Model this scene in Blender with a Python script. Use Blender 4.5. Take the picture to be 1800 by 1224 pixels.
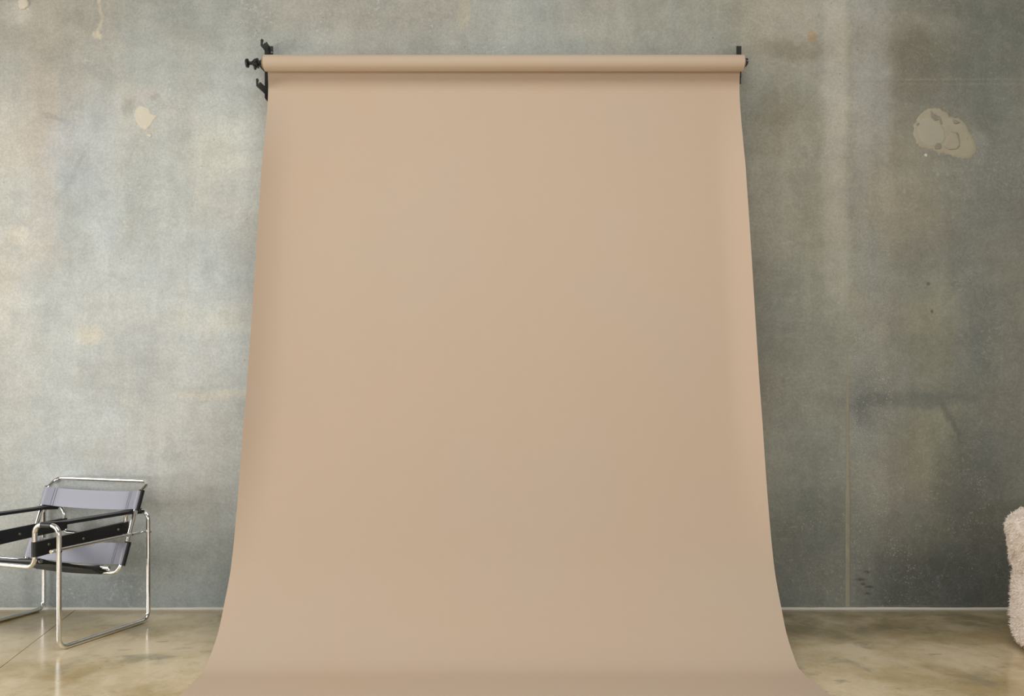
import bpy, math, random
import numpy as np
from mathutils import Vector, Matrix, noise as mn
R = math.radians
random.seed(7); rng = np.random.default_rng(7)
S = bpy.context.scene
for o in list(bpy.data.objects): bpy.data.objects.remove(o)

# ------------------------------------------------------------ camera, world, light, exposure
F = 1474.0          # focal length for an 1800 px wide frame
CZ = 1.157          # camera height
WY = 4.71           # distance to the concrete wall
cam = bpy.data.cameras.new('camera'); cam.sensor_width = 36; cam.lens = 36 * F / 1800
cam.shift_y = (709 - 612) / 1800; cam.clip_start = 0.05
co = bpy.data.objects.new('camera', cam); S.collection.objects.link(co)
co.location = (0, 0, CZ); co.rotation_euler = (R(90), 0, 0); S.camera = co
S.view_settings.view_transform = 'Standard'; S.view_settings.look = 'None'
S.view_settings.exposure = -0.06; S.view_settings.gamma = 1.0; S.view_settings.use_curve_mapping = False
w = bpy.data.worlds.new('world'); S.world = w; w.use_nodes = True
w.node_tree.nodes['Background'].inputs[0].default_value = (0.80, 0.88, 1.0, 1)
w.node_tree.nodes['Background'].inputs[1].default_value = 0.9

def area(name, loc, rot, sx, sy, power, col):
    l = bpy.data.lights.new(name, 'AREA'); l.shape = 'RECTANGLE'; l.size = sx; l.size_y = sy
    l.energy = power; l.color = col
    o = bpy.data.objects.new(name, l); S.collection.objects.link(o); o.location = loc; o.rotation_euler = rot
    return o
# daylight through the tall left window, through the glass front behind the camera and through the rooflight
area('daylight_left', (-5.68, 1.4, 1.45), (R(90), 0, R(-90)), 4.5, 2.0, 150, (0.98, 0.99, 1.0))
area('daylight_front', (0.9, -4.68, 1.35), (R(90), 0, R(0)), 6.6, 1.9, 105, (0.98, 0.985, 1.0))
area('daylight_roof', (-0.2, 1.2, 4.82), (0, 0, 0), 4.4, 3.2, 135, (0.98, 0.985, 1.0))

# ------------------------------------------------------------ helpers
def wx(px): return (px - 900) * WY / F                    # wall coordinates (metres)
def wz(py): return CZ - (py - 709) * WY / F
def link(o, parent=None):
    S.collection.objects.link(o)
    if parent: o.parent = parent
    return o
def tag(o, label=None, cat=None, group=None, kind=None):
    for k, v in (('label', label), ('category', cat), ('group', group), ('kind', kind)):
        if v: o[k] = v
    return o
def mesh(name, verts, faces, mat, parent=None, smooth=False, auto=None):
    m = bpy.data.meshes.new(name); m.from_pydata([tuple(v) for v in verts], [], faces); m.update()
    if mat: m.materials.append(mat)
    if smooth: m.polygons.foreach_set('use_smooth', [True] * len(m.polygons))
    if auto is not None: m.set_sharp_from_angle(angle=R(auto))
    return link(bpy.data.objects.new(name, m), parent)
def empty(name, loc, rz=0):
    o = bpy.data.objects.new(name, None); o.empty_display_size = 0.1
    link(o); o.location = loc; o.rotation_euler = (0, 0, rz); return o
class MB:
    def __init__(s): s.v = []; s.f = []
    def add(s, v, f):
        n = len(s.v); s.v += [tuple(a) for a in v]; s.f += [tuple(i + n for i in q) for q in f]
    def box(s, x0, x1, y0, y1, z0, z1):
        v = [(x, y, z) for z in (z0, z1) for y in (y0, y1) for x in (x0, x1)]
        s.add(v, [(0, 2, 3, 1), (4, 5, 7, 6), (0, 1, 5, 4), (2, 6, 7, 3), (0, 4, 6, 2), (1, 3, 7, 5)])
    def prism(s, poly, axis, a, b):
        """polygon extruded along an axis between a and b"""
        n = len(poly)
        def pt(p, t): return {'x': (t, p[0], p[1]), 'y': (p[0], t, p[1]), 'z': (p[0], p[1], t)}[axis]
        v = [pt(p, a) for p in poly] + [pt(p, b) for p in poly]
        s.add(v, [tuple(range(n))[::-1], tuple(range(n, 2 * n))] + [(i, (i + 1) % n, n + (i + 1) % n, n + i) for i in range(n)])
    def cyl(s, p, q, r, n=16, r2=None):
        p = Vector(p); q = Vector(q); r2 = r if r2 is None else r2
        d = (q - p).normalized(); a = d.orthogonal().normalized(); b = d.cross(a)
        v = []
        for c, rr in ((p, r), (q, r2)):
            v += [c + (a * math.cos(2 * math.pi * i / n) + b * math.sin(2 * math.pi * i / n)) * rr for i in range(n)]
        s.add(v, [tuple(range(n))[::-1], tuple(range(n, 2 * n))] + [(i, (i + 1) % n, n + (i + 1) % n, n + i) for i in range(n)])
    def tube(s, pts, r, fil=0.0, n=14, closed=False, seg=8):
        pts = [Vector(p) for p in pts]
        fils = fil if isinstance(fil, (list, tuple)) else [fil] * len(pts)
        out = []; N = len(pts)
        for i, p in enumerate(pts):
            if (i in (0, N - 1) and not closed) or fils[i] <= 0: out.append(p); continue
            a = pts[i - 1]; b = pts[(i + 1) % N]
            da = (a - p); db = (b - p); la = da.length; lb = db.length; da.normalize(); db.normalize()
            ang = da.angle(db)
            if ang > math.pi - 0.02: out.append(p); continue
            t = min(fils[i] / math.tan(ang / 2), la * 0.49, lb * 0.49); rr = t * math.tan(ang / 2)
            c = p + (da + db).normalized() * (rr / math.sin(ang / 2))
            u0 = (p + da * t) - c; u1 = (p + db * t) - c; tot = u0.angle(u1)
            for k in range(seg + 1):
                out.append(c + (u0 * math.sin((1 - k / seg) * tot) + u1 * math.sin(k / seg * tot)) / math.sin(tot))
        P = out; M = len(P); rings = []; nv = None
        for i in range(M):
            if closed: t = (P[(i + 1) % M] - P[i - 1]).normalized()
            else: t = (P[min(i + 1, M - 1)] - P[max(i - 1, 0)]).normalized()
            nv = t.orthogonal().normalized() if nv is None else (nv - t * nv.dot(t)).normalized()
            b = t.cross(nv)
            rings.append([P[i] + (nv * math.cos(2 * math.pi * k / n) + b * math.sin(2 * math.pi * k / n)) * r for k in range(n)])
        v = [q for rg in rings for q in rg]; f = []
        off = 0
        if closed:   # match the last ring to the first
            off = min(range(n), key=lambda k: (rings[0][k] - rings[-1][0]).length)
        for i in range(M if closed else M - 1):
            j = (i + 1) % M; o_ = off if (closed and j == 0) else 0
            for k in range(n):
                f.append((i * n + k, i * n + (k + 1) % n, j * n + (k + 1 + o_) % n, j * n + (k + o_) % n))
        if not closed: f += [tuple(range(n))[::-1], tuple(range((M - 1) * n, M * n))]
        s.add(v, f)
    def build(s, name, mat, parent=None, smooth=False, auto=None, bevel=0):
        o = mesh(name, s.v, s.f, mat, parent, smooth or auto is not None, auto)
        if bevel:
            b = o.modifiers.new('bevel', 'BEVEL'); b.width = bevel; b.segments = 2; b.limit_method = 'ANGLE'
        return o

# ------------------------------------------------------------ materials
def newmat(name):
    m = bpy.data.materials.new(name); m.use_nodes = True; nt = m.node_tree
    return m, nt, nt.nodes['Principled BSDF']
class G:
    """small node graph builder"""
    def __init__(s, nt): s.nt = nt
    def n(s, t, **k):
        x = s.nt.nodes.new(t)
        for a, b in k.items(): setattr(x, a, b)
        return x
    def put(s, sock, val):
        if isinstance(val, bpy.types.NodeSocket): s.nt.links.new(val, sock)
        else:
            if sock.type == 'RGBA' and len(val) == 3: val = (*val, 1)
            sock.default_value = val
    def math(s, op, a, b=0.0, c=0.0, clamp=False):
        x = s.n('ShaderNodeMath', operation=op, use_clamp=clamp)
        for i, v in enumerate((a, b, c)): s.put(x.inputs[i], v)
        return x.outputs[0]
    def vmath(s, op, a, b=(0, 0, 0)):
        x = s.n('ShaderNodeVectorMath', operation=op); s.put(x.inputs[0], a)
        if op == 'SCALE': s.put(x.inputs[3], b)
        else: s.put(x.inputs[1], b)
        return x.outputs['Value'] if op in ('LENGTH', 'DOT_PRODUCT') else x.outputs[0]
    def noise(s, vec, scale, detail=4, rough=0.55, stretch=None, dist=0.0):
        if stretch: vec = s.vmath('MULTIPLY', vec, stretch)
        x = s.n('ShaderNodeTexNoise'); s.put(x.inputs['Vector'], vec); x.inputs['Scale'].default_value = scale
        x.inputs['Detail'].default_value = detail; x.inputs['Roughness'].default_value = rough
        x.inputs['Distortion'].default_value = dist
        return x.outputs[0], x.outputs[1]
    def voro(s, vec, scale, feature='F1'):
        x = s.n('ShaderNodeTexVoronoi', feature=feature); s.put(x.inputs['Vector'], vec); x.inputs['Scale'].default_value = scale
        return x.outputs[0], x.outputs.get('Color')
    def ramp(s, v, a, b, to0=0.0, to1=1.0):
        x = s.n('ShaderNodeMapRange', interpolation_type='SMOOTHSTEP'); s.put(x.inputs[0], v)
        x.inputs[1].default_value = a; x.inputs[2].default_value = b; x.inputs[3].default_value = to0; x.inputs[4].default_value = to1
        return x.outputs[0]
    def mix(s, a, b, fac, mode='MIX'):
        x = s.n('ShaderNodeMix', data_type='RGBA', blend_type=mode); s.put(x.inputs[0], fac)
        s.put(x.inputs[6], a); s.put(x.inputs[7], b); return x.outputs[2]
    def mul(s, a, b): return s.math('MULTIPLY', a, b)
    def bump(s, h, strength, dist):
        x = s.n('ShaderNodeBump'); s.put(x.inputs['Height'], h); x.inputs['Strength'].default_value = strength
        x.inputs['Distance'].default_value = dist; return x.outputs[0]
def simple(name, col, rough=0.5, metal=0.0, spec=0.5, bump=None, coat=0):
    m, nt, b = newmat(name); g = G(nt)
    b.inputs['Base Color'].default_value = (*col, 1); b.inputs['Roughness'].default_value = rough
    b.inputs['Metallic'].default_value = metal; b.inputs['Specular IOR Level'].default_value = spec
    if coat: b.inputs['Coat Weight'].default_value = coat; b.inputs['Coat Roughness'].default_value = 0.15
    if bump:
        tc = g.n('ShaderNodeTexCoord'); f, _ = g.noise(tc.outputs['Object'], bump[0], 3)
        nt.links.new(g.bump(f, bump[1], bump[2]), b.inputs['Normal'])
    return m

def concrete_wall():
    m, nt, b = newmat('concrete_wall'); g = G(nt)
    P = g.n('ShaderNodeNewGeometry').outputs['Position']
    _, wc = g.noise(P, 1.6, 5, 0.6)
    warp = g.vmath('SCALE', g.vmath('SUBTRACT', wc, (0.5, 0.5, 0.5)), 0.28)
    _, wc2 = g.noise(P, 9, 5, 0.65)
    warp2 = g.vmath('SCALE', g.vmath('SUBTRACT', wc2, (0.5, 0.5, 0.5)), 0.09)
    Q = g.vmath('ADD', g.vmath('ADD', P, warp), warp2)          # ragged coordinates
    Q2 = g.vmath('ADD', P, warp2)                                # lightly ragged
    def sep(v):
        x = g.n('ShaderNodeSeparateXYZ'); g.put(x.inputs[0], v); return x.outputs[0], x.outputs[2]
    (qx, qz), (rx_, rz_), (px_, pz_) = sep(Q), sep(Q2), sep(P)
    def box(x0, x1, y0, y1, soft, sx=None, c=0):
        X, Z = ((qx, qz), (rx_, rz_), (px_, pz_))[c]
        x0, x1 = wx(x0), wx(x1); z1, z0 = wz(y0), wz(y1); sx = soft if sx is None else sx
        k = g.mul(g.ramp(X, x0 - sx, x0 + sx), g.ramp(X, x1 - sx, x1 + sx, 1, 0))
        return g.mul(k, g.mul(g.ramp(Z, z0 - soft, z0 + soft), g.ramp(Z, z1 - soft, z1 + soft, 1, 0)))
    def ell(x, y, rx, ry, soft=0.3, c=0, rot=0):
        v = (Q, Q2, P)[c]; v = g.vmath('SUBTRACT', v, (wx(x), 0, wz(y)))
        if rot:
            r = g.n('ShaderNodeVectorRotate', rotation_type='Y_AXIS'); g.put(r.inputs[0], v); r.inputs['Angle'].default_value = R(rot); v = r.outputs[0]
        k = WY / F; v = g.vmath('MULTIPLY', v, (1 / (rx * k), 0, 1 / (ry * k)))
        return g.ramp(g.vmath('LENGTH', v), 1 - soft, 1 + soft, 1, 0)
    # base tone: pale at the left, darker and greener towards the right
    right = g.ramp(qx, wx(1120), wx(1560))
    col = g.mix((0.49, 0.492, 0.455), (0.335, 0.325, 0.262), g.ramp(qx, wx(560), wx(1330)))
    col = g.mix(col, (0.245, 0.238, 0.193), g.ramp(qx, wx(1480), wx(1640)))
    L = []   # (mask, colour, strength)
    A = lambda mk, c, k: L.append((mk, c, k))
    # left side
    A(box(45, 100, -200, 470, .10, .05, 1), (0.54, 0.485, 0.42), .7)
    A(box(-80, 60, 200, 640, .2), (0.61, 0.58, 0.50), .6)
    A(box(-300, 900, -300, 120, .35), (0.37, 0.36, 0.305), .8)
    A(ell(150, 250, 60, 80, .5, rot=-25), (0.50, 0.53, 0.55), .55)
    A(ell(180, 400, 30, 110, .6), (0.55, 0.58, 0.58), .4)
    A(ell(330, 330, 110, 100, .6), (0.56, 0.555, 0.49), .5)
    A(ell(250, 620, 230, 200, .6), (0.58, 0.60, 0.58), .55)
    A(ell(180, 780, 160, 80, .6), (0.62, 0.63, 0.60), .55)
    A(ell(400, 560, 90, 22, .6), (0.62, 0.61, 0.53), .6)
    A(ell(390, 694, 70, 7, .6, 1), (0.68, 0.64, 0.50), .45)
    A(ell(155, 585, 22, 16, .6), (0.66, 0.61, 0.47), .6)
    A(ell(385, 250, 60, 55, .7), (0.60, 0.595, 0.50), .5)
    A(ell(20, 420, 16, 16, .5), (0.66, 0.60, 0.50), .6)
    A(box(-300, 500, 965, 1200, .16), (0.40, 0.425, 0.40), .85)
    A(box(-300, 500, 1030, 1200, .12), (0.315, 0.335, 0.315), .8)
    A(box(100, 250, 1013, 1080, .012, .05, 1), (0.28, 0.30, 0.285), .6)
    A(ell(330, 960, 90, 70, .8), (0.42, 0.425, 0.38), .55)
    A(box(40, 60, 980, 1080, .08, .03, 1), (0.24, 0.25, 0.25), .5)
    # scraped streak and drip
    A(box(172, 179, -20, 66, .02, .006, 1), (0.62, 0.57, 0.45), .6)
    A(ell(173, 60, 8, 8, .4, 1), (0.66, 0.60, 0.47), .7)
    A(ell(92, 205, 24, 5, .4, 1, rot=-22), (0.38, 0.37, 0.33), .55)
    A(ell(130, 300, 70, 4, .5, 1, rot=62), (0.40, 0.42, 0.40), .45)
    A(box(806, 826, -20, 48, .05, .01, 1), (0.50, 0.45, 0.32), .5)
    # right side
    A(box(1325, 1450, -60, 120, .14), (0.44, 0.405, 0.335), .7)
    A(box(1448, 1490, -60, 560, .2, .04, 1), (0.50, 0.475, 0.41), .75)
    A(box(1500, 1565, -60, 330, .15, .04, 1), (0.40, 0.395, 0.355), .75)
    A(box(1500, 1530, 300, 800, .2, .05), (0.30, 0.30, 0.28), .5)
    A(ell(1640, 70, 90, 45, .6), (0.37, 0.345, 0.27), .55)
    A(ell(1620, 100, 70, 45, .6), (0.19, 0.17, 0.115), .7)
    A(ell(1390, 90, 60, 18, .6), (0.25, 0.225, 0.155), .5)
    A(ell(1385, 190, 45, 35, .7), (0.215, 0.20, 0.15), .6)
    A(ell(1360, 230, 40, 40, .7), (0.24, 0.22, 0.16), .5)
    A(ell(1600, 330, 70, 90, .7), (0.34, 0.31, 0.23), .55)
    A(ell(1620, 160, 60, 25, .6), (0.23, 0.205, 0.15), .6)
    A(ell(1450, 560, 60, 220, .7), (0.34, 0.325, 0.245), .6)
    A(ell(1440, 900, 60, 160, .7), (0.235, 0.235, 0.185), .6)
    A(ell(1640, 590, 55, 85, .5), (0.305, 0.285, 0.20), .7)
    A(ell(1640, 780, 60, 85, .45), (0.32, 0.305, 0.21), .8)
    A(ell(1645, 900, 25, 60, .5), (0.26, 0.245, 0.175), .6)
    A(ell(1600, 700, 110, 13, .6), (0.165, 0.165, 0.14), .65)
    A(ell(1520, 700, 30, 40, .7), (0.165, 0.17, 0.155), .5)
    A(ell(1700, 830, 60, 80, .7), (0.125, 0.13, 0.115), .6)
    A(ell(1670, 740, 6, 45, .5, 0, rot=20), (0.15, 0.145, 0.11), .6)
    A(ell(1745, 740, 60, 120, .7), (0.17, 0.175, 0.15), .5)
    A(box(1520, 2200, 930, 1200, .22), (0.115, 0.12, 0.106), .85)
    A(box(1300, 1488, 900, 1200, .25), (0.165, 0.175, 0.155), .7)
    A(ell(1740, 90, 60, 120, .7), (0.18, 0.185, 0.155), .6)
    A(ell(1760, 360, 60, 60, .7), (0.19, 0.185, 0.165), .5)
    A(ell(1720, 540, 40, 120, .7), (0.21, 0.21, 0.18), .5)
    A(box(1330, 1380, 420, 700, .3), (0.225, 0.215, 0.165), .6)  # soft shadow of the backdrop, put into the wall colour
    A(ell(1427, 65, 8, 11, .35, 1), (0.40, 0.27, 0.12), .6)
    # stains round the repaired tie holes
    A(ell(250, 205, 62, 62, .5), (0.56, 0.55, 0.48), .5)
    A(ell(228, 192, 13, 16, .6, 0), (0.34, 0.32, 0.27), .55)
    A(ell(232, 176, 16, 9, .6, 0), (0.40, 0.365, 0.30), .5)
    A(ell(258, 170, 20, 16, .6, 0), (0.58, 0.52, 0.45), .5)
    A(ell(276, 177, 7, 5, .6, 0), (0.42, 0.37, 0.34), .6)
    A(ell(292, 192, 12, 5, .6, 0), (0.44, 0.42, 0.37), .5)
    A(ell(262, 232, 20, 7, .6, 0), (0.56, 0.49, 0.41), .5)
    A(ell(1661, 236, 64, 50, .15, 1, rot=-28), (0.27, 0.25, 0.19), .6)
    A(ell(1712, 262, 12, 24, .5, 0), (0.33, 0.32, 0.27), .6)
    A(ell(30, 12, 30, 20, .6, 0), (0.53, 0.52, 0.47), .7)
    # form joints left in the concrete
    A(box(1462, 1800, 138, 141, .004, .15, 2), (0.40, 0.37, 0.30), .22)
    A(box(1540, 1900, 146, 150, .004, .2, 2), (0.33, 0.30, 0.245), .28)
    A(box(1490, 1620, 143, 144, .003, .2, 2), (0.15, 0.14, 0.11), .35)
    A(box(1380, 1680, 1065, 1066, .003, .2, 2), (0.30, 0.29, 0.24), .5)
    # dark flaked spots beside the joint
    for ex, ey, ew in ((1513, 1019, 8), (1528, 1032, 7), (1524, 1006, 5), (1526, 1044, 5), (1517, 1027, 4)):
        A(ell(ex, ey, ew, 2.2, .8, 2), (0.05, 0.045, 0.04), .65)
    A(ell(1632, 499, 3.4, 3.4, .5, 2), (0.10, 0.08, 0.07), .7)
    A(ell(1638, 548, 2.6, 3.4, .5, 2), (0.10, 0.08, 0.07), .7)
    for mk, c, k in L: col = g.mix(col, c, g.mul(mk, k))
    # mottling
    n1, c1 = g.noise(Q, 2.2, 7, 0.62)
    n2, _ = g.noise(P, 11, 7, 0.66)
    n3, _ = g.noise(P, 85, 5, 0.75)
    n4, _ = g.noise(P, 3.0, 6, 0.6, stretch=(3.0, 1, 0.35))
    n5, _ = g.noise(P, 4.0, 6, 0.65, stretch=(0.5, 1, 2.4))
    t = g.ramp(n1, .38, .62, .935, 1.06)
    t = g.mul(t, g.ramp(n2, .34, .66, .955, 1.04)); t = g.mul(t, g.ramp(n3, .32, .68, .89, 1.10))
    t = g.mul(t, g.ramp(n4, .3, .7, .95, 1.05)); t = g.mul(t, g.ramp(n5, .3, .7, .96, 1.04))
    tc = g.n('ShaderNodeCombineColor')
    for i in range(3): g.put(tc.inputs[i], t)
    col = g.mix(col, tc.outputs[0], 1.0, 'MULTIPLY')
    # warm / cool drift
    nn, _ = g.noise(P, 1.3, 5, 0.6, stretch=(1, 1, .8)); 
    col = g.mix(col, g.mix((1.03, 0.995, 0.95), (0.97, 1.0, 1.015), g.ramp(nn, .38, .62)), 1.0, 'MULTIPLY')
    # fine trowel veins
    nv, _ = g.noise(P, 5.5, 8, .7, dist=1.6); vein = g.math('ABSOLUTE', g.math('SUBTRACT', nv, .5))
    col = g.mix(col, g.mix(col, (0.75, 0.73, 0.64), .35), g.mul(g.ramp(vein, .0, .012, 1, 0), .35))
    nw, _ = g.noise(P, 3.7, 8, .7, dist=2.2); vein2 = g.math('ABSOLUTE', g.math('SUBTRACT', nw, .46))
    col = g.mix(col, g.mix(col, (0.12, 0.115, 0.10), .35), g.mul(g.ramp(vein2, .0, .010, 1, 0), .30))
    # mineral bloom: pale crusty freckles in clouds
    bn, _ = g.noise(P, 3.0, 4, .6); bn2, _ = g.noise(P, 42, 4, .7)
    bloom = g.mul(g.ramp(bn, .50, .64), g.ramp(bn2, .55, .66))
    col = g.mix(col, g.mix(col, (0.78, 0.76, 0.66), .55), g.mul(bloom, g.ramp(qx, wx(900), wx(1200), .55, .25)))
    # pale spatter beside the right joint and low on the right
    v1, _ = g.voro(P, 62); zone = g.math('MAXIMUM', box(1497, 1570, 380, 1000, .25, .03, 1), g.mul(box(1370, 1760, 800, 1062, .2), .7))
    zn, _ = g.noise(P, 7, 3, .6)
    spat = g.mul(g.mul(g.ramp(v1, .12, .26, 1, 0), zone), g.ramp(zn, .46, .58))
    col = g.mix(col, (0.50, 0.49, 0.41), g.mul(spat, .9))
    v3, _ = g.voro(P, 150); spat2 = g.mul(g.mul(g.ramp(v3, .2, .4, 1, 0), box(1497, 1570, 330, 1000, .25, .03, 1)), .3)
    col = g.mix(col, (0.52, 0.50, 0.43), spat2)
    v4, _ = g.voro(P, 140); dz = g.mul(g.ramp(v4, .2, .42, 1, 0), g.math('MAXIMUM', box(1560, 1690, 60, 190, .1), box(1500, 1560, 640, 780, .1)))
    col = g.mix(col, (0.12, 0.11, 0.08), g.mul(dz, .35))
    # pinholes
    v2, _ = g.voro(P, 17); pn, _ = g.noise(P, 1.9, 2)
    pin = g.mul(g.ramp(v2, .035, .06, 1, 0), g.ramp(pn, .52, .56))
    col = g.mix(col, (0.10, 0.09, 0.08), g.mul(pin, .75))
    g.put(b.inputs['Base Color'], col)
    b.inputs['Roughness'].default_value = 0.62; b.inputs['Specular IOR Level'].default_value = 0.35
    h = g.math('ADD', g.mul(n2, .5), g.mul(n3, .35)); h = g.math('ADD', h, g.mul(spat, .5)); h = g.math('SUBTRACT', h, pin)
    h = g.math('ADD', h, g.mul(bloom, .12))
    g.put(b.inputs['Normal'], g.bump(h, .35, .006))
    return m

def concrete_floor():
    m, nt, b = newmat('polished_concrete'); g = G(nt)
    P = g.n('ShaderNodeNewGeometry').outputs['Position']
    _, wc = g.noise(P, 1.2, 4, .6); Q = g.vmath('ADD', P, g.vmath('SCALE', g.vmath('SUBTRACT', wc, (.5, .5, .5)), .5))
    n1, _ = g.noise(Q, 1.6, 7, .62); n2, _ = g.noise(P, 8, 7, .66); n3, _ = g.noise(P, 70, 4, .7)
    n4, _ = g.noise(Q, 3.4, 5, .6)
    col = g.mix((0.52, 0.39, 0.19), (0.80, 0.655, 0.43), g.ramp(n1, .36, .64))
    col = g.mix(col, (0.30, 0.27, 0.19), g.mul(g.ramp(n4, .56, .70), .6))
    col = g.mix(col, (0.66, 0.60, 0.47), g.mul(g.ramp(n2, .55, .72), .45))
    col = g.mix(col, (0.24, 0.21, 0.14), g.mul(g.ramp(n2, .44, .30), .35))
    x = g.n('ShaderNodeSeparateXYZ'); g.put(x.inputs[0], Q)
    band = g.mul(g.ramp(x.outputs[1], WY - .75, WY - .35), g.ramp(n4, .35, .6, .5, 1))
    col = g.mix(col, (0.22, 0.175, 0.08), g.mul(band, g.ramp(x.outputs[0], -1, 1.4, .3, .85)))  # dark band by the wall: wall reflection and occlusion painted into the floor colour
    y = g.n('ShaderNodeSeparateXYZ'); g.put(y.inputs[0], P)
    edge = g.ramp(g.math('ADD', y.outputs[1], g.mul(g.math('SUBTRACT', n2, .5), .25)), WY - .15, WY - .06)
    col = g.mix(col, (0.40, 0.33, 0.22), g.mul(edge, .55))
    sk, _ = g.noise(P, 7, 5, .6, stretch=(.9, 3.5, 1)); col = g.mix(col, (0.20, 0.18, 0.12), g.mul(g.ramp(sk, .64, .70), .55))
    v, _ = g.voro(P, 11); pn, _ = g.noise(P, 2.3, 2); pit = g.mul(g.ramp(v, .03, .06, 1, 0), g.ramp(pn, .5, .55))
    col = g.mix(col, (0.08, 0.07, 0.05), g.mul(pit, .7))
    t = g.ramp(n3, .25, .75, .95, 1.05); tc = g.n('ShaderNodeCombineColor')
    for i in range(3): g.put(tc.inputs[i], t)
    col = g.mix(col, tc.outputs[0], 1.0, 'MULTIPLY')
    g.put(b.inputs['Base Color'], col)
    g.put(b.inputs['Roughness'], g.ramp(n2, .3, .7, .12, .22))
    b.inputs['Specular IOR Level'].default_value = 0.5
    g.put(b.inputs['Normal'], g.bump(g.math('ADD', g.mul(n4, .8), g.mul(n2, .15)), .12, .004))
    return m

def paper_mat():
    m, nt, b = newmat('tan_paper'); g = G(nt)
    P = g.n('ShaderNodeTexCoord').outputs['Object']
    n1, _ = g.noise(P, 1.1, 3, .5); n2, _ = g.noise(P, 900, 2)
    col = g.mix((0.555, 0.420, 0.300), (0.545, 0.424, 0.308), g.ramp(n1, .4, .6))
    g.put(b.inputs['Base Color'], col); b.inputs['Roughness'].default_value = .75
    b.inputs['Specular IOR Level'].default_value = .2
    g.put(b.inputs['Normal'], g.bump(n2, .05, .0004))
    return m

M = {}
M['wall'] = concrete_wall(); M['floor'] = concrete_floor(); M['paper'] = paper_mat()
M['plaster'] = simple('pale_plaster', (0.70, 0.65, 0.53), .7, bump=(40, .4, .004))
M['plaster_old'] = simple('aged_plaster', (0.40, 0.37, 0.275), .7, bump=(30, .5, .006))
M['plaster_grey'] = simple('greyed_plaster', (0.40, 0.385, 0.32), .7, bump=(30, .5, .006))
M['filler'] = simple('joint_filler', (0.36, 0.33, 0.235), .7, bump=(25, .5, .006))
M['caulk'] = simple('pale_caulk', (0.64, 0.60, 0.50), .6, bump=(14, .5, .006))
M['white'] = simple('white_plasterboard', (0.72, 0.71, 0.68), .7)
M['grey_concrete'] = simple('grey_concrete', (0.30, 0.295, 0.28), .8)
M['chrome'] = simple('chrome', (0.80, 0.79, 0.77), .10, 1.0)
M['black_leather'] = simple('black_leather', (0.012, 0.012, 0.013), .42, bump=(220, .25, .001))
M['sheen_leather'] = simple('leather_window_sheen', (0.30, 0.295, 0.335), .33, bump=(160, .12, .001))  # black backrest leather with the window's reflection put into its base colour
M['thread'] = simple('dark_thread', (0.05, 0.05, 0.06), .6)
M['black_metal'] = simple('black_powder_coat', (0.010, 0.010, 0.009), .45)
M['steel'] = simple('worn_steel', (0.30, 0.29, 0.27), .3, 1.0)
M['brass'] = simple('brass', (0.75, 0.52, 0.2), .3, 1.0)
M['card'] = simple('cardboard_core', (0.32, 0.22, 0.13), .8)
M['fur'] = simple('cream_fur', (1.0, 0.89, 0.78), .85, spec=.15)
nt = M['fur'].node_tree; nt.nodes['Principled BSDF'].inputs['Sheen Weight'].default_value = 0
tr = nt.nodes.new('ShaderNodeBsdfTranslucent'); tr.inputs[0].default_value = (1.0, 0.9, 0.8, 1); mx = nt.nodes.new('ShaderNodeMixShader'); mx.inputs[0].default_value = .12
nt.links.new(nt.nodes['Principled BSDF'].outputs[0], mx.inputs[1]); nt.links.new(tr.outputs[0], mx.inputs[2]); nt.links.new(mx.outputs[0], nt.nodes['Material Output'].inputs[0])
M['plinth'] = simple('dark_plinth', (0.03, 0.025, 0.02), .6)
M['frame'] = simple('dark_window_frame', (0.05, 0.05, 0.05), .4)

def plaster(name, c1, c2, c3):
    m, nt, b = newmat(name); g = G(nt); P = g.n('ShaderNodeNewGeometry').outputs['Position']
    n1, _ = g.noise(P, 14, 6, .65); n2, _ = g.noise(P, 34, 5, .7, dist=1.2); n3, _ = g.noise(P, 120, 3)
    col = g.mix(c1, c2, g.ramp(n1, .42, .58)); col = g.mix(col, c3, g.mul(g.ramp(n2, .60, .68), .75))
    g.put(b.inputs['Base Color'], col); b.inputs['Roughness'].default_value = .75
    g.put(b.inputs['Normal'], g.bump(g.math('ADD', n2, g.mul(n3, .4)), .45, .004)); return m
M['plaster'] = plaster('pale_plaster', (0.68, 0.63, 0.51), (0.66, 0.60, 0.47), (0.60, 0.55, 0.44))
M['plaster_old'] = plaster('aged_plaster', (0.41, 0.37, 0.265), (0.39, 0.345, 0.25), (0.27, 0.25, 0.19))
M['plaster_dark'] = plaster('weathered_plaster', (0.29, 0.27, 0.20), (0.26, 0.24, 0.18), (0.22, 0.205, 0.155))
M['filler'] = plaster('joint_filler', (0.37, 0.335, 0.235), (0.33, 0.30, 0.215), (0.25, 0.23, 0.17))
M['plaster_grey'] = plaster('greyed_plaster', (0.42, 0.385, 0.285), (0.40, 0.375, 0.29), (0.33, 0.31, 0.24))

def struct(o): o['kind'] = 'structure'; return o

# ------------------------------------------------------------ room shell
JX0, JX1 = wx(1485.5), wx(1494.5)                           # joint strip between the two pours
wall = MB(); wall.box(-5.8, 5.2, WY + .03, WY + .23, 0, 4.8)
wb = struct(wall.build('wall_back', M['wall']))
b = MB(); b.box(-5.6, JX0, WY, WY + .03, 0, 4.8); b.build('wall_panel', M['wall'], wb)
b = MB(); b.box(JX1, 5.0, WY, WY + .03, 0, 4.8); b.build('wall_panel', M['wall'], wb)
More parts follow.
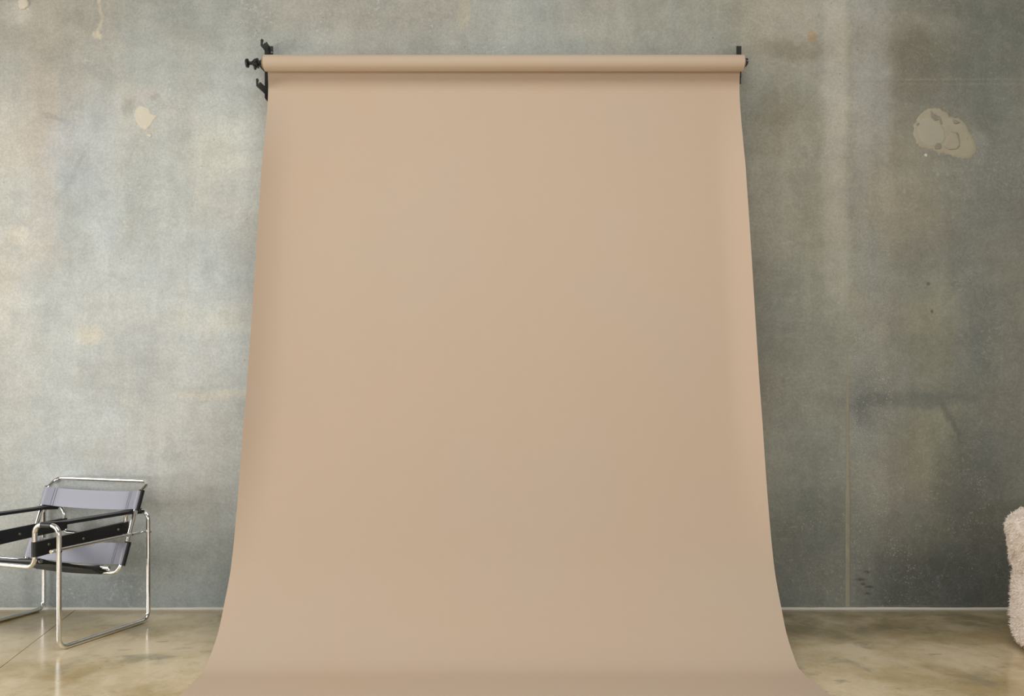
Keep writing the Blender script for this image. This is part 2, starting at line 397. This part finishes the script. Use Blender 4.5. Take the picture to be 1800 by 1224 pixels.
# filler strip in the joint: slightly wavy edges, fading into the wall above 1.6 m
jm = MB(); rows = 60; v = []; f = []
for i in range(rows + 1):
    z = .012 + (1.45 - .012) * i / rows; k = 1 if z < .5 else max(.1, 1 - (z - .5) * .95)
    wv = .0012 * mn.noise((z * 9, 0, 0)); hw = ((JX1 - JX0) / 2 - .001) * (1 if z < .6 else max(.35, 1 - (z - .6) * .8)); cx = (JX0 + JX1) / 2
    dy = WY - .0022 * k
    v += [(cx - hw + wv, WY + .0025, z), (cx - hw + wv, dy + .0015, z), (cx - hw * .6 + wv, dy, z), (cx + hw * .6 + wv, dy, z), (cx + hw + wv, dy + .0015, z), (cx + hw + wv, WY + .0025, z)]
for i in range(rows):
    for k in range(5): a = i * 6 + k; f.append((a, a + 1, a + 7, a + 6))
mesh('joint_strip', v, f, M['filler'], wb, True)
b = MB(); b.box(JX0, JX1, WY + .0004, WY + .03, 0, 4.8); b.build('joint_mortar', M['wall'], wb)

def blob(name, cx, cz, pts, y0, thick, mat, parent, jit=.004, sub=5, seed=0):
    """irregular low plaster patch on the wall; pts are offsets in px of the photo"""
    P = [(wx(cx + a), wz(cz + c)) for a, c in pts]; ring = []
    n = len(P)
    for i in range(n):                                       # Catmull-Rom outline with ragged edge
        p0, p1, p2, p3 = P[i - 1], P[i], P[(i + 1) % n], P[(i + 2) % n]
        for s in range(sub):
            t = s / sub
            q = [0.5 * (2 * p1[k] + (-p0[k] + p2[k]) * t + (2 * p0[k] - 5 * p1[k] + 4 * p2[k] - p3[k]) * t * t + (-p0[k] + 3 * p1[k] - 3 * p2[k] + p3[k]) * t ** 3) for k in (0, 1)]
            q = [q[0] + jit * mn.noise((q[0] * 60, q[1] * 60, seed)), q[1] + jit * mn.noise((q[0] * 60, q[1] * 60, seed + 9))]
            ring.append(q)
    c = (sum(q[0] for q in ring) / len(ring), sum(q[1] for q in ring) / len(ring)); N = len(ring)
    v = []; f = []
    levels = ((1.0, 0), (.97, .7), (.85, 1.0), (.5, 1.0))
    for s, h in levels:
        for q in ring:
            x, z = c[0] + (q[0] - c[0]) * s, c[1] + (q[1] - c[1]) * s
            v.append((x, y0 - thick * h * (1 + .35 * mn.noise((x * 25, z * 25, seed))), z))
    for l in range(3):
        for i in range(N): j = (i + 1) % N; f.append((l * N + i, l * N + j, (l + 1) * N + j, (l + 1) * N + i))
    v.append((c[0], y0 - thick, c[1])); f += [(3 * N + i, 3 * N + (i + 1) % N, 4 * N) for i in range(N)]
    return mesh(name, v, f, mat, parent, True)
# repaired tie holes
blob('plaster_patch', 256, 204, [(-20, -4), (-12, -17), (0, -16), (6, -12), (10, -4), (20, -1), (16, 6), (4, 22), (-3, 23), (-14, 14)], WY, .003, M['plaster'], wb, .004)
big = [(-55, -4), (-52, -20), (-44, -34), (-30, -44), (-14, -45), (0, -40), (12, -30), (24, -28), (36, -18), (42, -6), (50, 6), (55, 22), (52, 34), (42, 42), (22, 42), (8, 36), (-6, 34), (-18, 28), (-30, 26), (-42, 24), (-50, 14)]
blob('plaster_patch', 1661, 236, big, WY, .004, M['plaster_old'], wb, .010)
blob('plaster_patch', 1640, 232, [(-28, -10), (-10, -26), (8, -18), (20, 0), (18, 18), (0, 26), (-20, 18)], WY - .003, .0025, M['plaster_grey'], wb, .006, seed=4)
blob('plaster_patch', 1671, 247, [(-13, 10), (-9, -2), (0, -15), (10, -10), (15, 4), (12, 14), (-2, 17)], WY - .003, .006, M['plaster_old'], wb, .004, seed=7)
for cx_, cy_, pp in ((1642, 205, [(-7, -10), (-2, -4), (7, 0), (9, 6), (-1, 7), (-6, 0)]), (1651, 211, [(-3, -6), (0, -6), (4, 4), (3, 8), (-1, 2)]), (1679, 215, [(-5, -2), (0, -3), (7, 1), (4, 3), (-3, 2)]),
                     (1648, 257, [(-6, 0), (-1, -5), (5, -3), (6, 4), (0, 6), (-4, 5)]), (1684, 248, [(-3, -14), (0, -12), (2, -2), (1, 8), (2, 11), (-2, 10), (-1, 0)]), (1613, 219, [(-2, -2), (2, -2), (1, 2), (-1, 2)])):
    blob('plaster_chip', cx_, cy_, pp, WY - .0045, .003, M['plaster_dark'], wb, .004, seed=cx_)
blob('plaster_patch', 40, 10, [(-7, -3), (-3, -12), (6, -12), (12, -5), (9, 4), (1, 8), (-5, 5)], WY, .012, M['plaster'], wb, .012, seed=2)
blob('plaster_chip', 1627, 273, [(-3, 0), (0, -3), (3, 0), (1, 3)], WY, .004, M['plaster'], wb, .001, seed=5)
blob('plaster_chip', 262, 238, [(-5, 0), (0, -3), (5, 0), (2, 3)], WY, .003, M['plaster'], wb, .004, seed=5)

# floor slabs with a saw cut running away from the camera on the left
def cut(y): return -2.284 + (y - 3.90) * -0.16 / 0.80
def slab(xl0, xl1, xr0, xr1, y0, y1, parent=None, nm='floor_slab'):
    v = [(xl0, y0, -.12), (xr0, y0, -.12), (xr1, y1, -.12), (xl1, y1, -.12), (xl0, y0, 0), (xr0, y0, 0), (xr1, y1, 0), (xl1, y1, 0)]
    return mesh(nm, v, [(0, 3, 2, 1), (4, 5, 6, 7), (0, 1, 5, 4), (1, 2, 6, 5), (2, 3, 7, 6), (3, 0, 4, 7)], M['floor'], parent)
b = MB(); b.box(-5.6, 5.0, -4.6, WY + .03, -.3, -.12); fl = struct(b.build('floor', M['floor']))
g_ = .002
slab(-5.6, -5.6, cut(-4.6) - g_, cut(WY) - g_, -4.6, WY, fl)
slab(cut(-4.6) + g_, cut(WY) + g_, 5.0, 5.0, -4.6, WY, fl)
b = MB(); b.add([(cut(y) + s, y, -.01) for y in (-4.6, WY) for s in (-.004, .004)], [(0, 1, 3, 2)]); b.build('saw_cut', M['plinth'], fl)

# bead of caulk along the foot of the wall
N = 420; v = []; f = []
for i in range(N + 1):
    x = -5.5 + 10.4 * i / N; h = .0100 + .0025 * mn.noise((x * 2.2, 3, 0)) + .0018 * mn.noise((x * 14, 7, 0)); d = .012 + .004 * mn.noise((x * 3, 11, 0))
    v += [(x, WY, h), (x, WY - d * .6, h * .92), (x, WY - d, h * .5), (x, WY - d * 1.1, 0)]
for i in range(N):
    for k in range(3): a = i * 4 + k; f.append((a, a + 4, a + 5, a + 1))
struct(mesh('baseboard_back', v, f, M['caulk'], None, True))

# rest of the room (outside the frame): ceiling with rooflight, left wall with window, right wall, glazed front
b = MB()
b.box(-5.8, 5.2, -4.8, -.45, 4.8, 5.0); b.box(-5.8, 5.2, 2.85, WY + .23, 4.8, 5.0); b.box(-5.8, -2.45, -.45, 2.85, 4.8, 5.0); b.box(2.05, 5.2, -.45, 2.85, 4.8, 5.0)
struct(b.build('ceiling', M['grey_concrete']))
b = MB()
b.box(-5.8, -5.6, -4.8, -.7, 0, 4.8); b.box(-5.8, -5.6, 3.9, WY + .03, 0, 4.8); b.box(-5.8, -5.6, -.7, 3.9, 0, .4); b.box(-5.8, -5.6, -.7, 3.9, 3.0, 4.8)
struct(b.build('wall_left', M['white']))
b = MB(); b.box(5.0, 5.2, -4.8, WY + .03, 0, 4.8); struct(b.build('wall_right', M['white']))
b = MB()
b.box(-5.6, -2.5, -4.8, -4.6, 0, 4.8); b.box(4.3, 5.0, -4.8, -4.6, 0, 4.8); b.box(-2.5, 4.3, -4.8, -4.6, 0, .4); b.box(-2.5, 4.3, -4.8, -4.6, 3.0, 4.8)
struct(b.build('wall_front', M['white']))
def window(name, a0, a1, fixed, axis, n):
    b = MB()
    for i in range(n + 1):
        a = a0 + (a1 - a0) * i / n
        if axis == 'y': b.box(fixed - .03, fixed + .03, a - .03, a + .03, .4, 3.0)
        else: b.box(a - .03, a + .03, fixed - .03, fixed + .03, .4, 3.0)
    for z in (.43, 2.2, 2.97):
        if axis == 'y': b.box(fixed - .03, fixed + .03, a0, a1, z - .03, z + .03)
        else: b.box(a0, a1, fixed - .03, fixed + .03, z - .03, z + .03)
    struct(b.build(name, M['frame']))
window('window_1', -.67, 3.87, -5.75, 'y', 4)
window('window_2', -2.47, 4.27, -4.75, 'x', 5)

# ------------------------------------------------------------ paper backdrop
RX0, RX1 = -1.322, 1.234                                     # paper edges
ROLL_Y, ROLL_Z, ROLL_R = 4.492, 2.979, .0425
bd = empty('paper_backdrop', (-.044, 3.64, 0))
tag(bd, 'wide tan paper backdrop hanging from a roll on the wall and sweeping onto the floor', 'backdrop')
ox, oy = bd.location.x, bd.location.y
prof = [(3.022, ROLL_Y + .001 + 0.0), (2.979, ROLL_Y + ROLL_R)]
prof = []
for a in range(90, -1, -15): prof.append((ROLL_Y + (ROLL_R + .0012) * math.cos(R(a)), ROLL_Z + (ROLL_R + .0012) * math.sin(R(a))))
prof += [(4.543, 2.93), (4.553, 2.81), (4.482, 2.40), (4.413, 2.081), (4.349, 1.774), (4.284, 1.473), (4.216, 1.183), (4.136, .902), (4.048, .632),
         (3.945, .379), (3.83, .201), (3.769, .121), (3.70, .066), (3.656, .038), (3.615, .016), (3.56, .009), (3.268, .008), (2.8, .0025), (2.2, .0025), (1.7, .0025)]
def dense(P, step=.03):
    out = []
    n = len(P)
    for i in range(n - 1):
        p0, p1, p2, p3 = P[max(i - 1, 0)], P[i], P[i + 1], P[min(i + 2, n - 1)]
        L = math.dist(p1, p2); k = max(1, int(L / step))
        t0, t1, t2, t3 = 0, math.dist(p0, p1) ** .5 or 1e-3, 0, 0
        t1 = max(math.dist(p0, p1), 1e-4) ** .5; t2 = t1 + max(L, 1e-4) ** .5; t3 = t2 + max(math.dist(p2, p3), 1e-4) ** .5
        for s in range(k):
            t = t1 + (t2 - t1) * s / k
            q = []
            for c in (0, 1):
                if i == 0 or i == n - 2: q.append(p1[c] + (p2[c] - p1[c]) * s / k); continue
                A1 = (t1 - t) / t1 * p0[c] + t / t1 * p1[c]; A2 = (t2 - t) / (t2 - t1) * p1[c] + (t - t1) / (t2 - t1) * p2[c]
                A3 = (t3 - t) / (t3 - t2) * p2[c] + (t - t2) / (t3 - t2) * p3[c]
                B1 = (t2 - t) / t2 * A1 + t / t2 * A2; B2 = (t3 - t) / (t3 - t1) * A2 + (t - t1) / (t3 - t1) * A3
                q.append((t2 - t) / (t2 - t1) * B1 + (t - t1) / (t2 - t1) * B2)
            out.append(tuple(q))
    out.append(P[-1]); return out
D = dense(prof); NX = 110; v = []; f = []
for (y, z) in D:
    # the cut edges curl towards the camera where the paper hangs free
    hang = max(0, min(1, (2.9 - z) / .5)) * max(0, min(1, (z - .35) / .7))
    for i in range(NX + 1):
        s = i / NX; s = .5 - .5 * math.cos(math.pi * s) if True else s
        x = RX0 + (RX1 - RX0) * s
        if y < 3.62: x += .018 * min(1, (3.62 - y) / .36)
        e = min(x - RX0, RX1 - x); c = max(0, 1 - e / .15)
        curl = .055 * c * c * hang
        bow = .010 * hang * mn.noise((x * .9, z * .8, 2)) + .004 * hang * mn.noise((x * 3.0, z * .6, 5))
        v.append((x - ox, y - curl + bow - oy, z))
W_ = NX + 1
for j in range(len(D) - 1):
    for i in range(NX): a = j * W_ + i; f.append((a, a + 1, a + W_ + 1, a + W_))
sh = mesh('paper_sheet', v, f, M['paper'], bd, True)
sm = sh.modifiers.new('thick', 'SOLIDIFY'); sm.thickness = .0008; sm.offset = 0
b = MB(); b.cyl((RX0 - .003 - ox, ROLL_Y - oy, ROLL_Z), (RX1 + .003 - ox, ROLL_Y - oy, ROLL_Z), ROLL_R, 48)
b.build('paper_roll', M['paper'], bd, auto=40)
b = MB(); b.cyl((RX0 - .014 - ox, ROLL_Y - oy, ROLL_Z), (RX1 + .012 - ox, ROLL_Y - oy, ROLL_Z), .027, 28); b.build('roll_core', M['card'], bd, auto=40)

# ------------------------------------------------------------ wall brackets
def yz(px, py, X):                                           # point of the plane x = X seen at a pixel
    d = X * F / (px - 900); return (d, CZ - (py - 709) * d / F)
BX = -1.362
br = empty('wall_bracket', (BX, WY, 2.84)); tag(br, 'black steel bracket with three hooks and a knob at the left end of the roll', 'bracket')
def local(P, o): return [(p[0] - o.location.y, p[1] - o.location.z) for p in P]
t = .0022
b = MB(); b.box(-.002, .021, -.003, 0, 0, .322); b.build('wall_plate', M['black_metal'], br, bevel=.001)
b = MB(); b.cyl((.013, -.0045, .287), (.013, -.002, .287), .0045, 12); b.build('screw', M['steel'], br, auto=40)
b = MB(); b.prism([(-.003, 0), (-.085, 0), (-.088, .29), (-.06, .322), (-.003, .322)], 'x', -t, t); b.build('spine_plate', M['black_metal'], br, bevel=.0008)
hooks = [  # outline of each arm in pixels of the plane x = BX
    [(465.5, 88), (459, 80.5), (459, 70), (460.2, 68.3), (462.6, 71), (461.2, 76), (461.6, 79.5), (463, 79), (465.8, 75.2), (471, 82), (472, 92)],
    [(465, 126), (457, 117), (447.5, 108), (447.5, 103), (450, 103), (451, 108), (455, 108.5), (458.5, 105), (466, 111), (469, 118)],
    [(467.5, 166.5), (451.5, 151.5), (451, 139), (452, 137.8), (454.2, 141), (452.9, 146), (453.4, 149.3), (457.3, 144.5), (464, 151), (470.5, 158), (471.5, 166)]]
for h in hooks:
    P = local([yz(px, py, BX) for px, py in h], br)
    b = MB(); b.prism(P, 'x', -.0035, .0035); b.build('hook', M['black_metal'], br, bevel=.0006)
ly, lz = ROLL_Y - WY, ROLL_Z - 2.84
b = MB(); b.cyl((-.045, ly, lz), (.040 - .012, ly, lz), .006, 14); b.build('spindle', M['black_metal'], br, auto=40)
b = MB()
b.cyl((-.062, ly, lz), (-.052, ly, lz), .022, 24, .024); b.cyl((-.052, ly, lz), (-.046, ly, lz), .024, 24, .012); b.cyl((-.046, ly, lz), (-.028, ly, lz), .009, 16)
b.build('knob', M['black_metal'], br, auto=40)
b = MB(); b.cyl((-.028, ly, lz), (-.018, ly, lz), .013, 20, .020); b.cyl((-.018, ly, lz), (-.0045, ly, lz), .020, 8); b.cyl((-.004, ly, lz), (.002, ly, lz), .026, 24); b.cyl((.002, ly, lz), (.012, ly, lz), .013, 16)
b.build('collar', M['black_metal'], br, auto=30)
b = MB(); b.cyl((-.014, ly, lz - .034), (-.014, ly, lz - .016), .006, 12, .009); b.build('set_screw', M['black_metal'], br, auto=40)

BX2 = 1.262
br = empty('wall_bracket', (BX2, WY, 2.95)); tag(br, 'short black steel bracket holding the right end of the roll', 'bracket')
b = MB(); b.box(-.002, .024, -.003, 0, 0, .213); b.build('wall_plate', M['black_metal'], br, bevel=.001)
b = MB(); b.prism([(-.003, .0), (-.088, .003), (-.092, .174), (-.003, .213)], 'x', -t, t); b.build('spine_plate', M['black_metal'], br, bevel=.0008)
ry, rz = ROLL_Y - WY, ROLL_Z - 2.95
P = local([yz(px, py, BX2) for px, py in ((1300, 108), (1307, 107), (1308, 102.5), (1313.4, 102), (1314.5, 103.5), (1314.3, 112), (1304, 117.5), (1300, 118))], br)
b = MB(); b.prism(P, 'x', -.003, .003); b.build('hook', M['black_metal'], br, bevel=.0006)
b = MB(); b.box(-.014, -.003, ry - .018, ry + .018, rz - .012, rz + .020); b.box(-.0165, -.014, ry - .012, ry + .012, rz - .009, rz + .009); b.build('roll_plug', M['black_metal'], br, bevel=.001)
b = MB(); b.box(-.011, .0036, ry - .0235, ry - .018, rz + .001, rz + .0045); b.build('locking_pin', M['steel'], br)

# ------------------------------------------------------------ tubular steel armchair
X0, Y0, TH = -2.1112, 3.908, .337
CL, CW = .563, .7295
ch = empty('lounge_armchair', (X0, Y0, 0), -TH)
tag(ch, 'tubular chrome armchair with black leather slings standing by the wall', 'armchair')
r = .0115
def L3(u, v_, z): return Vector((-u, v_, z))
ui = .150; zt = .584; zf = .382; zb = .445
loop = []
loop += [L3(ui, 0, zf), L3(ui, 0, zt), L3(0, 0, zt), L3(0, 0, r), L3(0, CL, r), L3(0, CL, zt), L3(ui, CL, zt), L3(ui, CL, zb)]
uo = CW; u2 = CW - ui
loop += [L3(u2, CL, zb), L3(u2, CL, zt), L3(uo, CL, zt), L3(uo, CL, r), L3(uo, 0, r), L3(uo, 0, zt), L3(u2, 0, zt), L3(u2, 0, zf)]
fil = [.045, .044, .044, .045, .045, .044, .044, .03, .03, .044, .044, .045, .045, .044, .044, .045]
b = MB(); b.tube(loop, r, fil, closed=True, n=16, seg=9); b.build('outer_frame', M['chrome'], ch, smooth=True)
# back frame: reclined loop whose top rail leans back and whose foot carries the seat
ub = .042; ul = CW - .042
def bv(z): return .421 + (z - .328) * .362
bl = [L3(ub, .618, .738), L3(ub, bv(.690), .690), L3(ub, bv(.286), .283), L3(ul, bv(.286), .283), L3(ul, bv(.690), .690), L3(ul, .618, .738)]
b = MB(); b.tube(bl, r, [.05, .03, .05, .05, .03, .05], closed=True, n=16, seg=9); b.build('back_frame', M['chrome'], ch, smooth=True)
# seat bars front and rear
for v_, z, e in ((.022, .407, .135), (.384, .311, .085)):
    b = MB(); b.tube([L3(e, v_, z), L3(CW - e, v_, z)], .010, n=14); b.build('seat_bar', M['chrome'], ch, auto=40)
for s in (0, 1):
    m_ = (lambda u: CW - u) if s else (lambda u: u)
    b = MB(); b.tube([L3(m_(.027), -.022, .466), L3(m_(.027), CL, .476)], .0085, n=14); b.build('side_brace', M['chrome'], ch, auto=40)
    for v_, z in ((0, .466), (CL, .476), (.470, .474)):
        u0, u1 = (-.014, .038) if v_ != .470 else (.016, .058)
        b = MB(); b.cyl(L3(m_(u0), v_, z), L3(m_(u1), v_, z), .0055, 12); b.build('bolt', M['steel'], ch, auto=40)

def sling(name, profile, u0, u1, mat, parent, nu=28, sag=0.0, sagdir=(0, 0, -1)):
    """closed band of leather: profile is a closed list of (v, z), swept along the width"""
    n = len(profile); v = []; f = []
    for i in range(nu + 1):
        k = i / nu; u = u0 + (u1 - u0) * k; s = sag * 4 * k * (1 - k)
        for p in profile: v.append(tuple(L3(u, p[0] + sagdir[1] * s, p[1] + sagdir[2] * s)))
    for i in range(nu):
        for j in range(n): a = i * n + j; c = i * n + (j + 1) % n; f.append((a, c, c + n, a + n))
    f += [tuple(range(n)), tuple(range(nu * n, (nu + 1) * n))[::-1]]
    return mesh(name, v, f, mat, parent, True, 50)
# backrest panels: leather stretched across the uprights and wrapped round them
def back_panel(z0, z1, bow):
    nz, nu = 8, 36; ta = Vector((0, .362, 1)).normalized(); na = Vector((0, -ta.z, ta.y))   # along upright, outward to the sitter
    T = r + .003; v = []; f = []
    # wrap path in (u, n): front face -> round outer -> back face (closed)
    path = []
    for k in range(nu + 1): path.append((ub + (ul - ub) * k / nu, T))
    for a in range(1, 9): an = R(90 - 180 * a / 9); path.append((ul + T * math.cos(an), T * math.sin(an)))
    for k in range(nu + 1): path.append((ul - (ul - ub) * k / nu, -T))
    for a in range(1, 9): an = R(-90 - 180 * a / 9); path.append((ub + T * math.cos(an), T * math.sin(an)))
    n = len(path)
    def mid(u): k = (u - ub) / (ul - ub); return max(0, 4 * k * (1 - k))
    for j in range(nz + 1):
        z = z0 + (z1 - z0) * j / nz; base = Vector((0, bv(z), z)); edge = (2 * j / nz - 1)
        for (u, q) in path:
            s = mid(u); qq = q * (1 - .80 * min(1, s * 2.2)) - bow * s * (1 - .0 * edge)
            if s <= 0: qq = q
            P = base + na * qq; P.x = -u
            P.z -= .006 * s * (1 if j == 0 else .6 if j == nz else .8); v.append(tuple(P))
    for j in range(nz):
        for i in range(n): a = j * n + i; c = j * n + (i + 1) % n; f.append((a, c, c + n, a + n))
    f += [tuple(range(n))[::-1], tuple(range(nz * n, (nz + 1) * n))]
    o = mesh('back_panel', v, f, M['sheen_leather'], ch, True, 60)
    # double rows of stitching beside each upright
    for uu in (.098, .112, CW - .098, CW - .112):
        st = MB()
        for j in range(nz):
            q = []
            for jj in (j, j + 1):
                z = z0 + (z1 - z0) * jj / nz; s = mid(uu); qq = T * (1 - .80 * min(1, s * 2.2)) - bow * s + .0008
                for du in (-.0009, .0009):
                    P = Vector((0, bv(z), z)) + na * qq; P.x = -(uu + du); P.z -= .0048 * s; q.append(tuple(P))
            st.add(q, [(0, 1, 3, 2)])
        so = st.build('stitching', M['thread'], o); w_ = so.modifiers.new('weld', 'WELD'); w_.merge_threshold = .0002
back_panel(.597, .690, .016)
back_panel(.325, .430, .020)
# black edge welts where the leather wraps the right and left uprights
for z0, z1 in ((.592, .695), (.320, .435)):
    for u in (ub - .004, ul + .004):
        b = MB(); b.tube([L3(u, bv(z0) + .004, z0), L3(u, bv(z1) + .004, z1)], r + .0035, n=16); b.build('leather_cuff', M['black_leather'], ch, auto=40)
# seat sling: wraps front and rear bars
def wrapband(p, q, T, T2=None):
    """closed profile hugging two bars p and q with radius T (v,z)"""
    T2 = T2 or T
    d = Vector((q[0] - p[0], q[1] - p[1])).normalized(); n_ = Vector((-d.y, d.x)); out = []
    a0 = math.atan2(n_.y, n_.x)
    for k in range(9): a = a0 + math.pi * k / 8; out.append((p[0] + T * math.cos(a), p[1] + T * math.sin(a)))
    for k in range(1, 6): out.append((p[0] + (q[0] - p[0]) * k / 6 - n_.x * T * .5, p[1] + (q[1] - p[1]) * k / 6 - n_.y * T * .5))
    for k in range(9): a = a0 + math.pi + math.pi * k / 8; out.append((q[0] + T2 * math.cos(a), q[1] + T2 * math.sin(a)))
    for k in range(1, 6): out.append((q[0] + (p[0] - q[0]) * k / 6 + n_.x * T * .5, q[1] + (p[1] - q[1]) * k / 6 + n_.y * T * .5))
    return out
sling('seat_sling', wrapband((.022, .407), (.393, .298), .0135, .024), .145, CW - .145, M['black_leather'], ch, sag=.006)
# rear seat wrap hangs a little lower over the rear bar
for s in (0, 1):
    u0, u1 = (.046, .104) if not s else (CW - .104, CW - .046)
    # arm strap: flat band round the two arches
    o = sling('arm_strap', wrapband((0, zt), (CL, zt), r + .003), u0, u1, M['black_leather'], ch, nu=6)
    # side band: upright leather stretched between the inner posts
    u = ui if not s else CW - ui; v = []; f = []; T = r + .003; pth = []
    for k in range(9): a = R(180 + 180 * k / 8); pth.append((T * math.cos(a), 0 + T * math.sin(a)))
    for k in range(1, 12): pth.append((T * (1 - .6 * math.sin(math.pi * k / 12)), CL * k / 12))
    for k in range(9): a = R(180 * k / 8); pth.append((T * math.cos(a), CL + T * math.sin(a)))
    for k in range(11, 0, -1): pth.append((-T * (1 - .6 * math.sin(math.pi * k / 12)), CL * k / 12))
    n = len(pth)
    for j in range(5):
        for (a, y) in pth:
            k = min(1, max(0, y / CL)); z0 = .431 + .027 * k; z1 = .502 + .020 * k
            v.append((-u + a, y, z0 + (z1 - z0) * j / 4))
    for j in range(4):
        for i in range(n): a = j * n + i; c = j * n + (i + 1) % n; f.append((a, c, c + n, a + n))
    f += [tuple(range(n))[::-1], tuple(range(4 * n, 5 * n))]
    o = mesh('side_band', v, f, M['black_leather'], ch, True, 60)
    for kk, zz in ((.07, .48), (.28, .475), (.50, .49), (.13, .462)):
        b = MB(); xx = -u + T * (1 - .6 * math.sin(math.pi * kk / CL))
        b.cyl((xx, kk, zz), (xx + .0025, kk, zz), .0075, 14, .006); b.build('rivet', M['steel'], o, auto=40)
    for q0, q1, h0, h1 in ((.335, .365, .447, .449), (.300, .308, .444, .448)):
        b = MB(); b.box(-u + T * .45, -u + T * .5 + .003, q0, q1, h0, h1); b.build('staple', M['brass'], o)

# ------------------------------------------------------------ cream fur tub chair at the right edge
fc = empty('fur_armchair', (2.752, 3.80, 0))
tag(fc, 'cream pink shaggy fur tub armchair cut off by the right edge', 'armchair')
def surf(fn, nu, nv, closed_u=True):
    P = np.array([[fn(i / nu, j / nv) for i in range(nu if closed_u else nu + 1)] for j in range(nv + 1)]); return P
def grid_mesh(name, P, mat, parent, closed_u=True):
    nv, nu = P.shape[0] - 1, P.shape[1]; f = []
    for j in range(nv):
        for i in range(nu if closed_u else nu - 1): a = j * nu + i; c = j * nu + (i + 1) % nu; f.append((a, c, c + nu, a + nu))
    return mesh(name, P.reshape(-1, 3), f, mat, parent, True)
def tuft(p, amp=.013):
    q = Vector(p); return amp * (mn.noise(q * 26) + .6 * mn.noise(q * 60))
def base_fn(s, t):                                           # barrel base with rounded foot
    a = 2 * math.pi * s; tt = t * math.pi                    # profile angle bottom->top
    rr = .418 * (abs(math.sin(tt)) ** .15); z = .208 - .190 * math.copysign(abs(math.cos(tt)) ** .4, math.cos(tt))
    return (rr * math.cos(a), rr * math.sin(a), z)
OPEN = R(78) / 2
def ring_fn(s, t):                                           # padded back and arms: horseshoe open to the front
    a0 = -math.pi / 2 + OPEN; a1 = 3 * math.pi / 2 - OPEN; ends = .035
    a = a0 + (a1 - a0) * t; e = 1
    if t < ends: e = math.sqrt(max(0, 1 - ((ends - t) / ends) ** 2))
    if t > 1 - ends: e = math.sqrt(max(0, 1 - ((t - 1 + ends) / ends) ** 2))
    b_ = 2 * math.pi * s; ca, sa = math.cos(b_), math.sin(b_)
    back = .5 + .5 * math.sin(a)                             # 1 at the rear
    hh = .128 + .02 * back
    dr = .078 * math.copysign(abs(ca) ** .65, ca) * e; dz = hh * math.copysign(abs(sa) ** .55, sa) * (.6 + .4 * e)
    lean = .018 * dz / hh
    rad = .350 + dr + lean
    return (rad * math.cos(a), rad * math.sin(a), .338 + hh + dz)
def seat_fn(s, t):
    a = 2 * math.pi * s; tt = t * math.pi; rr = .30 * (abs(math.sin(tt)) ** .3)
    return (rr * math.cos(a), rr * math.sin(a) - .06, .40 - .06 * math.cos(tt))
def fur(P, name, parent, count, mat, length=.016):
    """short curved tufts over a grid surface: real geometry, one mesh"""
    nv, nu = P.shape[0] - 1, P.shape[1]
    A = P[:-1, :]; B = P[1:, :]; A2 = np.roll(A, -1, 1); B2 = np.roll(B, -1, 1)
    cr = np.cross(A2 - A, B - A); ar = np.linalg.norm(cr, axis=2).ravel(); nrm = (cr / (np.linalg.norm(cr, axis=2, keepdims=True) + 1e-12)).reshape(-1, 3)
    idx = rng.choice(len(ar), count, p=ar / ar.sum()); s = rng.random((count, 1)); t = rng.random((count, 1))
    a, a2, b_, b2 = (q.reshape(-1, 3)[idx] for q in (A, A2, B, B2))
    p = (a * (1 - s) + a2 * s) * (1 - t) + (b_ * (1 - s) + b2 * s) * t; n = nrm[idx]
    # lock direction: a smooth random field so hairs gather in tufts
    fx = np.array([mn.noise_vector(Vector(q) * 16) for q in p]); fx -= (fx * n).sum(1, keepdims=True) * n
    tip = n * .55 + fx * 1.5 + rng.normal(0, .16, p.shape) + np.array([0, 0, -.25]); tip /= np.linalg.norm(tip, axis=1, keepdims=True)
    ln = length * (0.6 + .6 * rng.random((count, 1))); wd = np.cross(tip, rng.normal(0, 1, p.shape)); wd /= np.linalg.norm(wd, axis=1, keepdims=True); wd = wd * .0016
    mid_ = p + (n * .6 + tip * .4) * ln * .5; end = mid_ + tip * ln * .6; p0 = p - n * .003
    V = np.stack([p0 - wd, p0 + wd, mid_ - wd * .8, mid_ + wd * .8, end], 1).reshape(-1, 3); k = np.arange(count) * 5
    me = bpy.data.meshes.new(name); me.vertices.add(len(V)); me.vertices.foreach_set('co', V.ravel())
    quads = np.stack([k, k + 1, k + 3, k + 2], 1); tris = np.stack([k + 2, k + 3, k + 4], 1)
    me.loops.add(count * 7); me.loops.foreach_set('vertex_index', np.concatenate([quads.ravel(), tris.ravel()]))
    me.polygons.add(count * 2); me.polygons.foreach_set('loop_start', np.concatenate([np.arange(count) * 4, count * 4 + np.arange(count) * 3]))
    me.update(calc_edges=True); me.validate(); me.materials.append(mat)
    o = bpy.data.objects.new(name, me); link(o, parent); o['kind'] = 'stuff'; return o
def furry(fn, name, nu, nv, count, flip=False):
    P = surf(fn, nu, nv)
    d = np.array([[tuft(P[j, i]) for i in range(P.shape[1])] for j in range(P.shape[0])])
    c = P.mean(axis=(0, 1))
    gx = np.roll(P, -1, 1) - np.roll(P, 1, 1); gy = np.gradient(P, axis=0); n = np.cross(gx, gy); n /= (np.linalg.norm(n, axis=2, keepdims=True) + 1e-9)
    if flip: n = -n
    P = P + n * d[..., None]
    o = grid_mesh(name, P, M['fur'], fc)
    Q = P if not flip else P[:, ::-1]
    fur(Q, 'fur_pile', o, count, M['fur'])
    return o
furry(base_fn, 'base', 220, 44, 26000)
furry(ring_fn, 'padded_back', 90, 240, 42000, flip=True)
furry(seat_fn, 'seat_cushion', 110, 30, 9000)
b = MB(); b.cyl((0, 0, 0), (0, 0, .05), .31, 40); b.build('plinth', M['plinth'], fc, auto=40)  # added recessed support, its dark colour standing in for shade under the chair
